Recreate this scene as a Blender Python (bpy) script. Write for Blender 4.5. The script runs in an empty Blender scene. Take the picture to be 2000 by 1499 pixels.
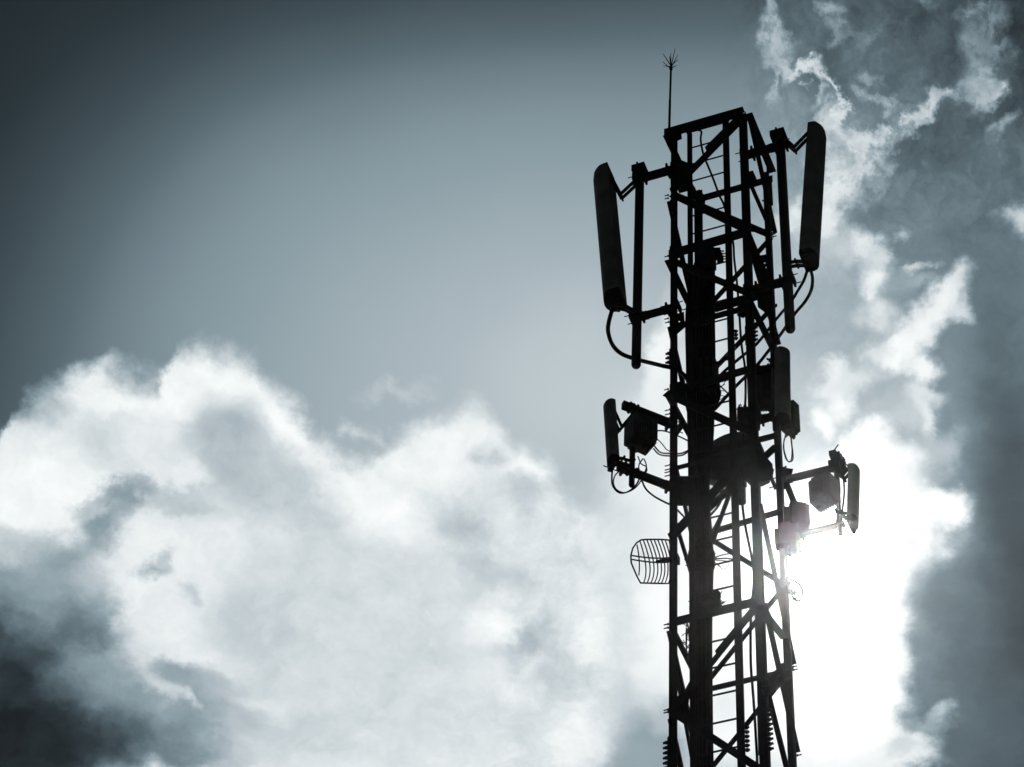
import bpy, bmesh, math, random
import numpy as np
from mathutils import Vector, Matrix
random.seed(7)
R = math.radians

# ------------------------------------------------------------------ camera
S = 0.8                                   # metres per tower unit
F, PITCH, ROLL, YAW = 4801.6, 0.853008, 0.0776374, -0.4310823
CAMZ = 1.6
sc = bpy.context.scene
fw = Vector((0, math.cos(PITCH), math.sin(PITCH)))
rt0 = Vector((1, 0, 0)); up0 = rt0.cross(fw)
rt = rt0 * math.cos(ROLL) + up0 * math.sin(ROLL)
up = -rt0 * math.sin(ROLL) + up0 * math.cos(ROLL)
CAM = Vector((0, 0, CAMZ))
cd = bpy.data.cameras.new('camera')
cam = bpy.data.objects.new('camera', cd); sc.collection.objects.link(cam)
m = Matrix((rt, up, -fw)).transposed().to_4x4(); m.translation = CAM
cam.matrix_world = m
cd.sensor_fit = 'HORIZONTAL'; cd.sensor_width = 36; cd.lens = F / 2000 * 36
cd.clip_start = 0.1; cd.clip_end = 5000
sc.camera = cam

def ray(x, y):
    return (fw * F + rt * (x - 1000) - up * (y - 749.5)).normalized()

# ------------------------------------------------------------------ exposure
sc.view_settings.view_transform = 'Standard'; sc.view_settings.look = 'None'
sc.view_settings.exposure = 0; sc.view_settings.gamma = 1
sc.view_settings.use_curve_mapping = False
sc.cycles.use_denoising = True
sc.cycles.max_bounces = 3; sc.cycles.volume_bounces = 0

# ------------------------------------------------------------------ sun
SUN = ray(1578, 1096)
sd = bpy.data.lights.new('sun', 'SUN'); sd.energy = 2.0; sd.angle = R(0.5); sd.color = (1, .99, .975)
so = bpy.data.objects.new('sun', sd); sc.collection.objects.link(so)
so.rotation_euler = (-SUN).to_track_quat('-Z', 'Y').to_euler()
so.location = (0, 0, 60)
SUN_EL = math.asin(SUN.z); SUN_AZ = math.atan2(SUN.x, SUN.y)

# ------------------------------------------------------------------ sky (world, clouds placed from image pixels, converted to compass direction and height)
EL0 = R(49)
def sky_deg(x, y):
    "image pixel to azimuth (shrunk by the cosine of the mean height) and elevation, degrees"
    d = ray(x, y)
    return math.degrees(math.atan2(d.x, d.y)) * math.cos(EL0), math.degrees(math.asin(d.z))
DPP = math.degrees(1 / F)                 # degrees of sky in one photograph pixel
W = bpy.data.worlds.new('World'); sc.world = W; W.use_nodes = True
W.cycles.sampling_method = 'MANUAL'; W.cycles.sample_map_resolution = 256
NT = W.node_tree; NT.nodes.clear()
def N(t, **k):
    n = NT.nodes.new(t)
    for a, b in k.items(): setattr(n, a, b)
    return n
def put(s, v):
    if hasattr(v, 'is_linked') or isinstance(v, bpy.types.NodeSocket): NT.links.new(v, s)
    else: s.default_value = v
def mth(op, a, b=0.0, c=0.0, clamp=False):
    n = N('ShaderNodeMath', operation=op, use_clamp=clamp)
    put(n.inputs[0], a); put(n.inputs[1], b); put(n.inputs[2], c); return n.outputs[0]
def vm(op, a, b=(0, 0, 0), s=None):
    n = N('ShaderNodeVectorMath', operation=op); put(n.inputs[0], a); put(n.inputs[1], b)
    if s is not None: put(n.inputs['Scale'], s)
    return n.outputs['Value'] if op in ('LENGTH', 'DOT_PRODUCT', 'DISTANCE') else n.outputs[0]
def sstep(v, a, b, lo=0.0, hi=1.0):
    n = N('ShaderNodeMapRange', interpolation_type='SMOOTHSTEP')
    put(n.inputs[0], v); put(n.inputs[1], a); put(n.inputs[2], b); put(n.inputs[3], lo); put(n.inputs[4], hi)
    return n.outputs[0]
def lin(v, a, b, lo=0.0, hi=1.0):
    n = N('ShaderNodeMapRange'); put(n.inputs[0], v); put(n.inputs[1], a); put(n.inputs[2], b); put(n.inputs[3], lo); put(n.inputs[4], hi)
    return n.outputs[0]
def mix(a, b, f):
    n = N('ShaderNodeMix', data_type='FLOAT'); put(n.inputs[0], f); put(n.inputs[2], a); put(n.inputs[3], b); return n.outputs[0]
def noise(vec, scale, detail, rough=.55, off=(0, 0, 0), lac=2.0, dist=0.0):
    if off != (0, 0, 0): vec = vm('ADD', vec, off)
    n = N('ShaderNodeTexNoise'); put(n.inputs['Vector'], vec)
    n.inputs['Scale'].default_value = scale; n.inputs['Detail'].default_value = detail
    n.inputs['Roughness'].default_value = rough; n.inputs['Lacunarity'].default_value = lac
    n.inputs['Distortion'].default_value = dist
    return n
tc = N('ShaderNodeTexCoord')
sx = N('ShaderNodeSeparateXYZ'); NT.links.new(tc.outputs['Generated'], sx.inputs[0])
az = mth('MULTIPLY', mth('ARCTAN2', sx.outputs[0], sx.outputs[1]), math.degrees(1) * math.cos(EL0))
el = mth('MULTIPLY', mth('ARCSINE', sx.outputs[2]), math.degrees(1))
cmb = N('ShaderNodeCombineXYZ'); put(cmb.inputs[0], az); put(cmb.inputs[1], el)
P0 = cmb.outputs[0]
HALF = (.5, .5, .5)
w1 = vm('SUBTRACT', noise(P0, .34, 4, .5, (3.1, 7.7, 1.3)).outputs['Color'], HALF)
w2 = vm('SUBTRACT', noise(P0, 1.1, 7, .6, (13.1, 2.7, 5.3)).outputs['Color'], HALF)
def warp(a1, a2): return vm('ADD', P0, vm('ADD', vm('SCALE', w1, s=a1), vm('SCALE', w2, s=a2)))
PW = {'hard': warp(.7, 1.1), 'mid': warp(1.0, 1.25), 'soft': warp(1.1, .5), 'wisp': warp(.8, 1.7)}
HOLES = sstep(noise(warp(.3, .6), 3.2, 6, .62, (8, 8, 3)).outputs['Fac'], .34, .56, .42, 1.0)
def after(L, P):
    "P again, but worked out only after L (keeps the shader's working memory small)"
    n = N('ShaderNodeVectorMath', operation='MULTIPLY_ADD'); put(n.inputs[0], L); n.inputs[1].default_value = (0, 0, 1e-6); put(n.inputs[2], P)
    return n.outputs[0]
def puff(L, x, y, rx, ry, val, soft=.5, rot=0, w='mid', a=1.0):
    "one soft lump of cloud: centre and radii given in photograph pixels, kept as degrees of sky"
    if w == 'wisp': rx *= 1.15; ry *= 1.2
    cx, cy = sky_deg(x, y)
    mp = N('ShaderNodeMapping', vector_type='TEXTURE'); put(mp.inputs[0], after(L, PW[w]))
    mp.inputs['Location'].default_value = (cx, cy, 0)
    mp.inputs['Rotation'].default_value = (0, 0, R(-rot))
    mp.inputs['Scale'].default_value = (rx * DPP, ry * DPP, 1e3)
    k = sstep(vm('LENGTH', mp.outputs[0]), 1 + soft, max(0, 1 - soft), 0, a)
    if w == 'wisp': k = mth('MULTIPLY', k, HOLES)
    return mix(L, val, k)
def curve_of(v, pts, lo, hi):
    "piecewise smooth function of one angle"
    n = N('ShaderNodeFloatCurve'); c = n.mapping.curves[0]
    pts = sorted(pts)
    while len(c.points) < len(pts): c.points.new(.5, .5)
    for p, (a, b) in zip(c.points, pts): p.location = (a, b)
    n.mapping.use_clip = False; n.mapping.update()
    put(n.inputs['Value'], mth('DIVIDE', mth('SUBTRACT', v, lo), hi - lo))
    return n.outputs[0]
#SKY_BEGIN
# clear air: lens vignette painted into the sky tone, darkening outward from left of the sun
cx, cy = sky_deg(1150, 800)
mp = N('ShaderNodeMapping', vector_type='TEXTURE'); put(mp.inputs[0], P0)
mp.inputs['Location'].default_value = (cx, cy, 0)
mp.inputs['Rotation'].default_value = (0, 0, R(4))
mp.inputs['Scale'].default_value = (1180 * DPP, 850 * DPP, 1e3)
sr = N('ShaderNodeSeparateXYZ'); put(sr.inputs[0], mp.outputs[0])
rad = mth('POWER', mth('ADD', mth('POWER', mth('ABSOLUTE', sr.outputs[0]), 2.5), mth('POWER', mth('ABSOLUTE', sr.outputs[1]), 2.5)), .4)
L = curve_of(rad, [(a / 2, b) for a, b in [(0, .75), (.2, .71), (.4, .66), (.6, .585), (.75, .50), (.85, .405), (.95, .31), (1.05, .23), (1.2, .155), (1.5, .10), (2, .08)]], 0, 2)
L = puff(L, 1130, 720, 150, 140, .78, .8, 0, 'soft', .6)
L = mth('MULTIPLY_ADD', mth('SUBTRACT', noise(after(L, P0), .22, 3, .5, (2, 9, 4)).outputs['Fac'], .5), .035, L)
# cumulus on the left: top line traced in image pixels, then turned to height over azimuth
top = [(-300, 960), (-50, 850), (0, 845), (30, 800), (70, 765), (120, 740), (150, 722), (185, 715), (205, 698), (235, 712), (255, 728), (290, 734), (316, 734), (332, 712), (348, 690), (375, 672), (402, 655), (425, 675), (455, 688), (490, 705),
       (510, 735), (560, 762), (585, 795), (600, 830), (640, 862), (680, 895), (715, 905), (750, 862), (790, 825), (840, 800), (880, 788), (940, 792), (985, 840), (1000, 868), (1040, 872),
       (1085, 905), (1110, 945), (1180, 965), (1260, 960), (1400, 990)]
q = [sky_deg(*p) for p in top]
lo, hi = q[0][0], q[-1][0]
sp = N('ShaderNodeSeparateXYZ'); put(sp.inputs[0], after(L, warp(.55, 1.25)))
edge = curve_of(sp.outputs[0], [((a - lo) / (hi - lo), (b - 30) / 30) for a, b in q], lo, hi)
dep = mth('SUBTRACT', mth('MULTIPLY_ADD', edge, 30.0, 30.0), sp.outputs[1])   # degrees below the cloud top
sp0 = N('ShaderNodeSeparateXYZ'); put(sp0.inputs[0], P0)
xl = sky_deg(1330, 900)[0]
side = sstep(sp0.outputs[0], xl + .3, xl - 2.2)
cov = mth('MULTIPLY', sstep(dep, -.32, .66), side)
Lc = mix(.82, .90, sstep(dep, .1, 1.0))
fb = noise(warp(.8, .5), .6, 5, .6, (5, 5, 9)).outputs['Fac']
fm = noise(warp(.5, 1.3), 1.7, 6, .62, (45, 25, 9)).outputs['Fac']
for a in [
    (640, 1170, 480, 300, .84, .6, 0, 'soft'),
    (60, 790, 75, 45, .62, .7, -20, 'mid'), (160, 760, 60, 35, .80, .8, -20, 'mid'), (75, 833, 32, 20, .44, .8, 10, 'hard'), (20, 900, 40, 50, .80, .8, 0, 'mid'),
    (300, 775, 160, 52, .98, .7, 5, 'mid'), (205, 745, 55, 40, .93, .7, 0, 'mid'), (455, 742, 110, 42, .97, .6, 18, 'mid'), (400, 690, 50, 22, .86, .7, 0, 'hard'), (560, 800, 80, 40, .98, .6, 42, 'mid'), (650, 900, 100, 44, .98, .6, 40, 'mid'),
    (150, 880, 130, 60, .86, .7, 0, 'mid'), (225, 868, 55, 40, .81, .8, 0, 'mid'), (320, 870, 70, 60, .90, .8, 0, 'mid'),
    (110, 950, 130, 62, .97, .7, 10, 'mid'), (50, 1005, 120, 50, .96, .7, -5, 'mid'),
    (445, 850, 70, 62, .71, .6, 25, 'soft'), (470, 915, 95, 60, .715, .7, 30, 'soft'), (345, 985, 70, 28, .76, .8, -10, 'mid'), (560, 960, 100, 60, .78, .8, 30, 'soft'), (370, 935, 28, 22, .92, .7, 0, 'hard'), (300, 900, 50, 40, .89, .8, 0, 'mid'),
    (280, 952, 26, 14, .72, .8, 0, 'hard'), (176, 1062, 12, 10, .80, .8, 0, 'hard'),
    (310, 1052, 90, 32, .92, .8, -15, 'mid'), (420, 1066, 95, 36, .92, .8, 5, 'mid'),
    (60, 1085, 100, 36, .75, .8, -10, 'mid'), (140, 1112, 60, 42, .60, .7, -20, 'mid'), (100, 1165, 95, 46, .64, .7, -10, 'mid'), (30, 1140, 60, 34, .60, .8, 0, 'mid'),
    (236, 968, 36, 22, .62, .9, -35, 'wisp'), (222, 985, 26, 30, .58, .9, 0, 'mid'), (206, 1030, 34, 44, .56, .8, 10, 'mid'), (206, 1072, 22, 24, .56, .9, 0, 'mid'), (180, 1010, 30, 16, .74, .9, -30, 'wisp'),
    (330, 1165, 125, 115, .925, .5, 0, 'mid'), (235, 1265, 60, 32, .91, .6, -10, 'mid'), (410, 1250, 70, 50, .93, .7, 0, 'mid'),
    (296, 1116, 20, 14, .69, 1.0, -20, 'mid'), (312, 1098, 14, 9, .77, 1.0, -40, 'mid'), (362, 1150, 18, 14, .80, 1.0, 20, 'mid'),
    (489, 1206, 70, 60, .76, .9, 0, 'soft'), (556, 1222, 20, 15, .76, .9, 0, 'soft'), (620, 1120, 90, 60, .83, .9, 0, 'soft'),
    (185, 1195, 30, 60, .63, .8, 0, 'mid'), (140, 1245, 70, 42, .42, .9, -15, 'mid'), (0, 1230, 50, 50, .30, .9, 0, 'mid'), (15, 1310, 70, 60, .24, .9, 0, 'mid'), (100, 1202, 30, 20, .56, .9, 30, 'mid'),
    (78, 1280, 15, 10, .44, .9, -30, 'hard'), (60, 1296, 34, 20, .32, .9, 0, 'mid'), (130, 1300, 50, 24, .40, .9, -20, 'mid'),
    (225, 1335, 80, 46, .58, .7, 0, 'mid'), (342, 1303, 50, 24, .60, .7, 20, 'mid'), (185, 1305, 44, 22, .60, .8, -25, 'hard'), (140, 1334, 56, 40, .60, .8, -40, 'hard'),
    (395, 1365, 85, 50, .61, .8, 20, 'mid'), (445, 1338, 50, 30, .70, .8, 0, 'mid'), (313, 1336, 32, 15, .80, .8, 30, 'hard'), (362, 1362, 22, 8, .84, .9, 35, 'hard'), (330, 1348, 16, 8, .82, .9, 30, 'hard'),
    (310, 1420, 110, 50, .52, .8, 10, 'mid'), (225, 1440, 80, 48, .42, .8, 0, 'mid'), (100, 1455, 115, 55, .19, .8, -10, 'mid'), (20, 1440, 120, 120, .10, .8, 0, 'mid'),
    (408, 1467, 60, 30, .62, .9, 0, 'mid'), (330, 1475, 60, 30, .48, .9, 0, 'mid'), (530, 1450, 90, 55, .81, .9, 0, 'mid'), (554, 1385, 70, 22, .92, .9, 10, 'mid'), (470, 1400, 30, 30, .72, .9, 0, 'mid'),
    (728, 990, 92, 58, 1.0, .8, 30, 'mid'), (845, 893, 105, 65, .965, .7, -20, 'mid'), (923, 818, 62, 34, .955, .7, 10, 'mid'), (800, 850, 50, 34, .92, .8, -30, 'mid'), (908, 1022, 48, 40, .735, .8, 0, 'mid'), (962, 903, 28, 22, .77, .8, 40, 'mid'),
    (1045, 903, 60, 34, .95, .7, 15, 'mid'), (1036, 965, 34, 28, .77, .8, 0, 'mid'), (945, 1115, 64, 34, .755, .8, 10, 'mid'), (800, 1165, 130, 50, .83, .9, 0, 'soft'), (962, 1215, 58, 44, .99, .8, 0, 'mid'),
    (1008, 1320, 60, 40, .94, .9, -30, 'mid'), (1034, 1245, 18, 62, .73, .8, 25, 'mid'), (1098, 1300, 56, 52, .78, .7, 0, 'mid'), (1073, 1153, 50, 28, .86, .9, 0, 'mid'), (1100, 1040, 60, 40, .90, .9, 0, 'mid'),
    (1170, 1107, 50, 26, .93, .9, -20, 'hard'), (1203, 1250, 70, 60, .91, .8, 0, 'mid'), (1157, 1245, 28, 36, .985, .9, 10, 'hard'), (1235, 1302, 50, 38, 1.0, .8, 0, 'mid'), (1203, 1350, 70, 36, .92, .8, -20, 'hard'),
    (1036, 1432, 26, 50, .76, .8, 0, 'hard'), (1131, 1432, 70, 44, .96, .8, -20, 'hard'), (715, 1315, 190, 100, .825, .9, 0, 'soft'), (700, 1130, 150, 70, .835, .9, 0, 'soft'), (870, 1400, 130, 60, .86, .9, 0, 'mid'), (640, 1430, 90, 40, .80, .9, 0, 'mid'), (760, 1460, 80, 26, .86, .9, 0, 'mid')]:
    Lc = puff(Lc, *a)
Lc = mth('MULTIPLY_ADD', mth('SUBTRACT', fb, .5), .13, Lc)
Lc = mth('MULTIPLY_ADD', mth('MULTIPLY', mth('SUBTRACT', fm, .5), sstep(sp0.outputs[0], sky_deg(820, 1100)[0], sky_deg(1150, 1100)[0], .15, .27)), 1.0, Lc)
L = mix(L, Lc, cov)
# broken cloud on the right, lit from behind: bright thin edges, grey thick middles
fr = noise(warp(1.0, .7), .9, 5, .62, (25, 5, 9)).outputs['Fac']
xr = sky_deg(1450, 700)[0]
rside = sstep(sp0.outputs[0], xr - .6, xr + 1.6)
for a in [
    # thin bright veil behind the mast and around the sun
    (690, 853, 30, 14, .80, .9, 20, 'wisp'), (780, 760, 44, 13, .76, .9, -10, 'wisp'),
    (1295, 690, 26, 90, .96, .7, 4, 'hard'), (1300, 790, 34, 60, .93, .8, 0, 'mid'), (1350, 900, 110, 130, .89, .8, 0, 'soft'), (1255, 960, 60, 40, .88, .9, 0, 'mid'), (1400, 1000, 160, 240, .94, .8, 0, 'soft'), (1385, 1330, 110, 200, .97, .7, 0, 'soft'),
    (1410, 640, 70, 110, .90, .8, 0, 'mid'), (1440, 1360, 46, 40, .80, .9, 0, 'soft'), (1300, 1200, 60, 120, .98, .8, 0, 'mid'), (1272, 1455, 62, 66, .60, .55, -25, 'hard'), (1235, 1480, 50, 40, .62, .6, -25, 'hard'), (1290, 1390, 20, 30, .72, .9, 0, 'hard'),
    (1500, 640, 90, 130, .75, .8, 0, 'soft'), (1580, 640, 90, 110, .675, .8, 0, 'soft'), (1560, 790, 70, 90, .76, .9, 0, 'soft'), (1545, 900, 80, 70, .84, .9, 0, 'soft'),
    # grey body on the right
    (1640, 95, 90, 90, .39, .7, 0, 'mid'), (1720, 60, 110, 90, .36, .8, 0, 'mid'), (1850, 70, 120, 90, .29, .8, 0, 'mid'), (1970, 90, 70, 150, .20, .8, 0, 'mid'), (1720, 170, 110, 70, .41, .8, 0, 'mid'),
    (1870, 300, 170, 90, .31, .6, -8, 'mid'), (1780, 320, 110, 46, .34, .7, -10, 'mid'), (1870, 252, 90, 36, .265, .7, -30, 'mid'), (1960, 219, 45, 30, .20, .8, 0, 'mid'), (1930, 335, 120, 60, .36, .8, 0, 'mid'),
    (1730, 405, 100, 50, .47, .7, -15, 'mid'), (1850, 410, 130, 50, .46, .8, 0, 'mid'), (1800, 470, 130, 36, .50, .8, 0, 'mid'),
    (1990, 900, 170, 600, .44, .7, 0, 'mid'), (1920, 700, 80, 130, .53, .8, 0, 'mid'), (1890, 820, 60, 110, .54, .9, 0, 'mid'), (1900, 1010, 60, 80, .50, .8, 0, 'mid'),
    # bright seams
    (1501, 18, 13, 28, .66, .9, 0, 'wisp'), (1516, 45, 13, 24, .66, .9, 0, 'wisp'), (1507, 78, 20, 28, .72, .9, 0, 'wisp'), (1531, 100, 25, 16, .70, .9, 20, 'wisp'), (1518, 120, 24, 13, .74, .9, 0, 'wisp'), (1499, 156, 8, 22, .74, .9, 0, 'wisp'), (1528, 138, 18, 9, .76, .9, 20, 'wisp'),
    (1555, 150, 28, 8, .80, .9, -12, 'wisp'), (1591, 136, 26, 8, .86, .9, -15, 'wisp'), (1618, 139, 20, 8, .84, .9, 10, 'wisp'), (1603, 174, 24, 7, .70, .9, -45, 'wisp'), (1636, 162, 6, 25, .86, .9, 0, 'wisp'), (1639, 204, 7, 26, .84, .9, -10, 'wisp'), (1645, 234, 8, 20, .88, .9, -10, 'wisp'),
    (1618, 208, 14, 22, .72, .9, 0, 'wisp'), (1618, 238, 22, 14, .84, .9, 0, 'wisp'), (1642, 264, 22, 9, .88, .9, 45, 'wisp'), (1668, 276, 30, 11, .88, .9, 12, 'wisp'), (1699, 284, 30, 14, .86, .9, 0, 'wisp'), (1720, 258, 30, 12, .82, .9, -40, 'wisp'),
    (1774, 236, 36, 13, .80, .9, -25, 'wisp'), (1804, 204, 28, 13, .80, .9, -55, 'wisp'), (1846, 178, 36, 13, .72, .9, -15, 'wisp'), (1894, 188, 36, 18, .62, .9, 10, 'wisp'), (1930, 192, 22, 12, .82, .9, -20, 'wisp'), (1918, 146, 20, 48, .66, .9, 15, 'wisp'), (1945, 90, 24, 48, .55, .9, 0, 'wisp'),
    (1906, 33, 30, 15, .58, .9, 0, 'wisp'), (1900, 99, 24, 38, .52, .9, 15, 'wisp'), (1711, 192, 36, 10, .66, .9, 25, 'wisp'), (1702, 147, 16, 11, .58, .9, 0, 'wisp'), (1672, 180, 8, 17, .58, .9, 0, 'wisp'), (1735, 204, 18, 9, .66, .9, 20, 'wisp'),
    (1627, 6, 22, 13, .64, .9, 0, 'wisp'), (1642, 50, 20, 14, .58, .9, 20, 'wisp'), (1630, 70, 15, 13, .54, .9, 0, 'wisp'), (1690, 70, 24, 17, .50, .9, 0, 'wisp'), (1819, 12, 16, 11, .48, .9, 30, 'wisp'), (1969, 252, 30, 12, .60, .9, -30, 'wisp'),
    (1640, 330, 44, 60, .74, .8, 0, 'wisp'), (1678, 318, 15, 36, .83, .9, 0, 'wisp'), (1675, 358, 46, 15, .82, .9, -25, 'wisp'), (1648, 340, 16, 22, .60, .9, 0, 'wisp'), (1632, 392, 32, 48, .88, .8, 10, 'wisp'), (1618, 330, 10, 40, .84, .9, 0, 'wisp'), (1610, 440, 34, 50, .88, .8, 10, 'mid'), (1720, 360, 18, 9, .60, .9, -20, 'wisp'),
    (1555, 428, 22, 24, .88, .8, 0, 'mid'), (1984, 428, 26, 26, .80, .8, -45, 'mid'), (1547, 450, 30, 22, .84, .8, 0, 'mid'), (1600, 505, 40, 30, .72, .9, 0, 'mid'),
    (1682, 496, 46, 22, .87, .8, 15, 'mid'), (1751, 464, 14, 10, .72, .9, -40, 'mid'), (1726, 508, 20, 11, .84, .9, 15, 'mid'), (1704, 546, 30, 27, .91, .8, 0, 'mid'), (1694, 578, 19, 20, .91, .8, 0, 'mid'), (1713, 618, 36, 24, .86, .9, 20, 'mid'), (1791, 521, 26, 8, .80, .9, -20, 'mid'),
    (1760, 562, 22, 20, .62, .9, 0, 'mid'), (1798, 548, 26, 13, .66, .9, 0, 'mid'), (1876, 541, 36, 30, .94, .7, -45, 'mid'), (1851, 574, 40, 26, .94, .7, -42, 'mid'), (1870, 612, 20, 19, .90, .8, 0, 'mid'), (1813, 624, 62, 27, .94, .8, -40, 'mid'),
    (1770, 668, 46, 28, .985, .8, -20, 'mid'), (1757, 706, 36, 34, .99, .8, 0, 'mid'), (1801, 737, 24, 28, .95, .8, 0, 'mid'), (1712, 690, 30, 24, .86, .9, 0, 'mid'), (1638, 732, 28, 22, .94, .8, -20, 'mid'), (1625, 760, 34, 26, .91, .8, 0, 'mid'), (1675, 750, 50, 22, .88, .9, 0, 'mid'),
    (1647, 797, 24, 26, .99, .8, 0, 'mid'), (1607, 830, 28, 30, 1.0, .8, 0, 'mid'), (1766, 812, 46, 36, .80, .9, 0, 'mid'), (1729, 770, 32, 28, .68, .8, 0, 'mid'), (1713, 802, 40, 18, .73, .8, 0, 'mid'), (1801, 781, 36, 19, .87, .9, 20, 'mid'), (1798, 826, 14, 36, .89, .9, 0, 'mid'),
    (1785, 890, 56, 36, .74, .9, 0, 'mid'), (1832, 881, 36, 28, .72, .9, 0, 'mid'), (1694, 856, 38, 30, 1.03, .7, 0, 'mid'), (1708, 908, 58, 42, 1.05, .7, 10, 'mid'), (1800, 975, 72, 36, 1.03, .6, 10, 'mid'), (1835, 985, 34, 30, 1.0, .7, 0, 'mid'),
    (1670, 990, 90, 90, 1.05, .8, 0, 'soft'), (1720, 1040, 110, 70, 1.05, .6, 0, 'mid'), (1770, 1100, 48, 90, 1.04, .6, 0, 'mid'), (1776, 1062, 17, 30, .84, .9, 0, 'hard'), (1765, 1110, 20, 10, .90, .9, 0, 'hard'), (1700, 1150, 115, 110, 1.05, .5, 0, 'mid'), (1680, 1260, 90, 110, 1.05, .5, 0, 'mid'), (1660, 1390, 90, 120, 1.05, .5, 0, 'mid'), (1560, 1300, 120, 300, 1.06, .7, 0, 'soft'), (1730, 1480, 90, 32, .96, .7, 0, 'mid'),
    # shaded lumps on the far right, and vignette darkening painted along the edge
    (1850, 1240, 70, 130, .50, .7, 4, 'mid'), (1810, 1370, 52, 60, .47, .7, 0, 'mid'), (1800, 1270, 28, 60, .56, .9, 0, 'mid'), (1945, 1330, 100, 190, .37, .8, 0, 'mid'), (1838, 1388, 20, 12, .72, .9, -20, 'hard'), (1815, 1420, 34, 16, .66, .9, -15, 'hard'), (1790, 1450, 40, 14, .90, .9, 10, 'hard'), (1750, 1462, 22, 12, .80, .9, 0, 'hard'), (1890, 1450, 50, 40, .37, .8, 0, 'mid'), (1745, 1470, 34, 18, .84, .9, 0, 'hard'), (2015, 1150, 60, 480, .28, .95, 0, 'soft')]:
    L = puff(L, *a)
L = mth('MULTIPLY_ADD', mth('MULTIPLY', mth('SUBTRACT', fr, .5), rside), .09, L)
L = mth('MULTIPLY_ADD', mth('MULTIPLY', mth('MULTIPLY', mth('SUBTRACT', fm, .5), rside), sstep(sp0.outputs[1], sky_deg(1750, 620)[1], sky_deg(1750, 330)[1], .10, .30)), 1.0, L)
# the sun's own brightness through the thin cloud
sang = mth('ARCCOSINE', vm('DOT_PRODUCT', vm('NORMALIZE', tc.outputs['Generated']), tuple(SUN)))
glow = sstep(sang, R(2.6), 0.0)
L = mth('MULTIPLY_ADD', glow, .40, L)
L = mth('MAXIMUM', L, .03)
#SKY_END
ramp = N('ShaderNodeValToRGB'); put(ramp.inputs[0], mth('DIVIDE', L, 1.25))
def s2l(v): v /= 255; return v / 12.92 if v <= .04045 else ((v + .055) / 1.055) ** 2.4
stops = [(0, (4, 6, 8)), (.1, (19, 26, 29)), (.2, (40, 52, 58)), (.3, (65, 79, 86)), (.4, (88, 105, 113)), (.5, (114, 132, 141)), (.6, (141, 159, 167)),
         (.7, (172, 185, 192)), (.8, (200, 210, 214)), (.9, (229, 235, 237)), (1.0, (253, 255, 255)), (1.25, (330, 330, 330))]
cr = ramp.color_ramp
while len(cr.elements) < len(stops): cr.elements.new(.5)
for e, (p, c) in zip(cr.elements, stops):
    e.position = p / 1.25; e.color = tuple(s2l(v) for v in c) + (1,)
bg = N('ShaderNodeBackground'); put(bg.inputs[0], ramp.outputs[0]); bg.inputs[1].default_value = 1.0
ns = N('ShaderNodeTexSky', sky_type='NISHITA'); ns.sun_disc = False; ns.sun_elevation = SUN_EL; ns.sun_rotation = SUN_AZ
hs = N('ShaderNodeHueSaturation'); hs.inputs['Saturation'].default_value = .3; put(hs.inputs['Color'], ns.outputs[0])
bg2 = N('ShaderNodeBackground'); put(bg2.inputs[0], hs.outputs[0]); bg2.inputs[1].default_value = .05
ms = N('ShaderNodeMixShader'); ms.inputs[0].default_value = .02
NT.links.new(bg.outputs[0], ms.inputs[1]); NT.links.new(bg2.outputs[0], ms.inputs[2])
wo = N('ShaderNodeOutputWorld'); NT.links.new(ms.outputs[0], wo.inputs[0])
#OBJECTS
GLARE_D, GLARE_G = 1.3e-4, .985
# ------------------------------------------------------------------ materials
def mat(name, col, rough=.6, spec=.3, metal=0.0, var=.35, scale=9.0, bump=0.0):
    M = bpy.data.materials.new(name); M.use_nodes = True
    t = M.node_tree; b = t.nodes['Principled BSDF']
    tc = t.nodes.new('ShaderNodeTexCoord'); nz = t.nodes.new('ShaderNodeTexNoise')
    nz.inputs['Scale'].default_value = scale; nz.inputs['Detail'].default_value = 6
    t.links.new(tc.outputs['Object'], nz.inputs['Vector'])
    cr = t.nodes.new('ShaderNodeValToRGB')
    cr.color_ramp.elements[0].position = .35; cr.color_ramp.elements[1].position = .7
    cr.color_ramp.elements[0].color = tuple(c * (1 - var) for c in col) + (1,)
    cr.color_ramp.elements[1].color = tuple(min(1, c * (1 + var)) for c in col) + (1,)
    t.links.new(nz.outputs['Fac'], cr.inputs[0]); t.links.new(cr.outputs[0], b.inputs['Base Color'])
    b.inputs['Roughness'].default_value = rough; b.inputs['Metallic'].default_value = metal
    b.inputs['Specular IOR Level'].default_value = spec
    if bump:
        bp = t.nodes.new('ShaderNodeBump'); bp.inputs['Strength'].default_value = bump; bp.inputs['Distance'].default_value = .01
        t.links.new(nz.outputs['Fac'], bp.inputs['Height']); t.links.new(bp.outputs[0], b.inputs['Normal'])
    return M
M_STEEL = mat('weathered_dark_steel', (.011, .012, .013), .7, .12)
M_PIPE = mat('dark_pipe_steel', (.009, .010, .011), .6, .15)
M_RADOME = mat('grey_radome', (.15, .17, .18), .75, .15, scale=4, var=.2)
M_CAP = mat('black_plastic', (.006, .006, .007), .7, .12)
M_BOX = mat('dark_grey_housing', (.026, .029, .031), .65, .15)
M_CABLE = mat('black_cable_jacket', (.006, .006, .006), .7, .15)
M_GROUND = mat('dry_grass_ground', (.06, .065, .04), .95, .1, scale=.35, var=.5, bump=.5)
M_CONC = mat('concrete', (.3, .29, .27), .9, .2, scale=5, var=.2)

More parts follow.
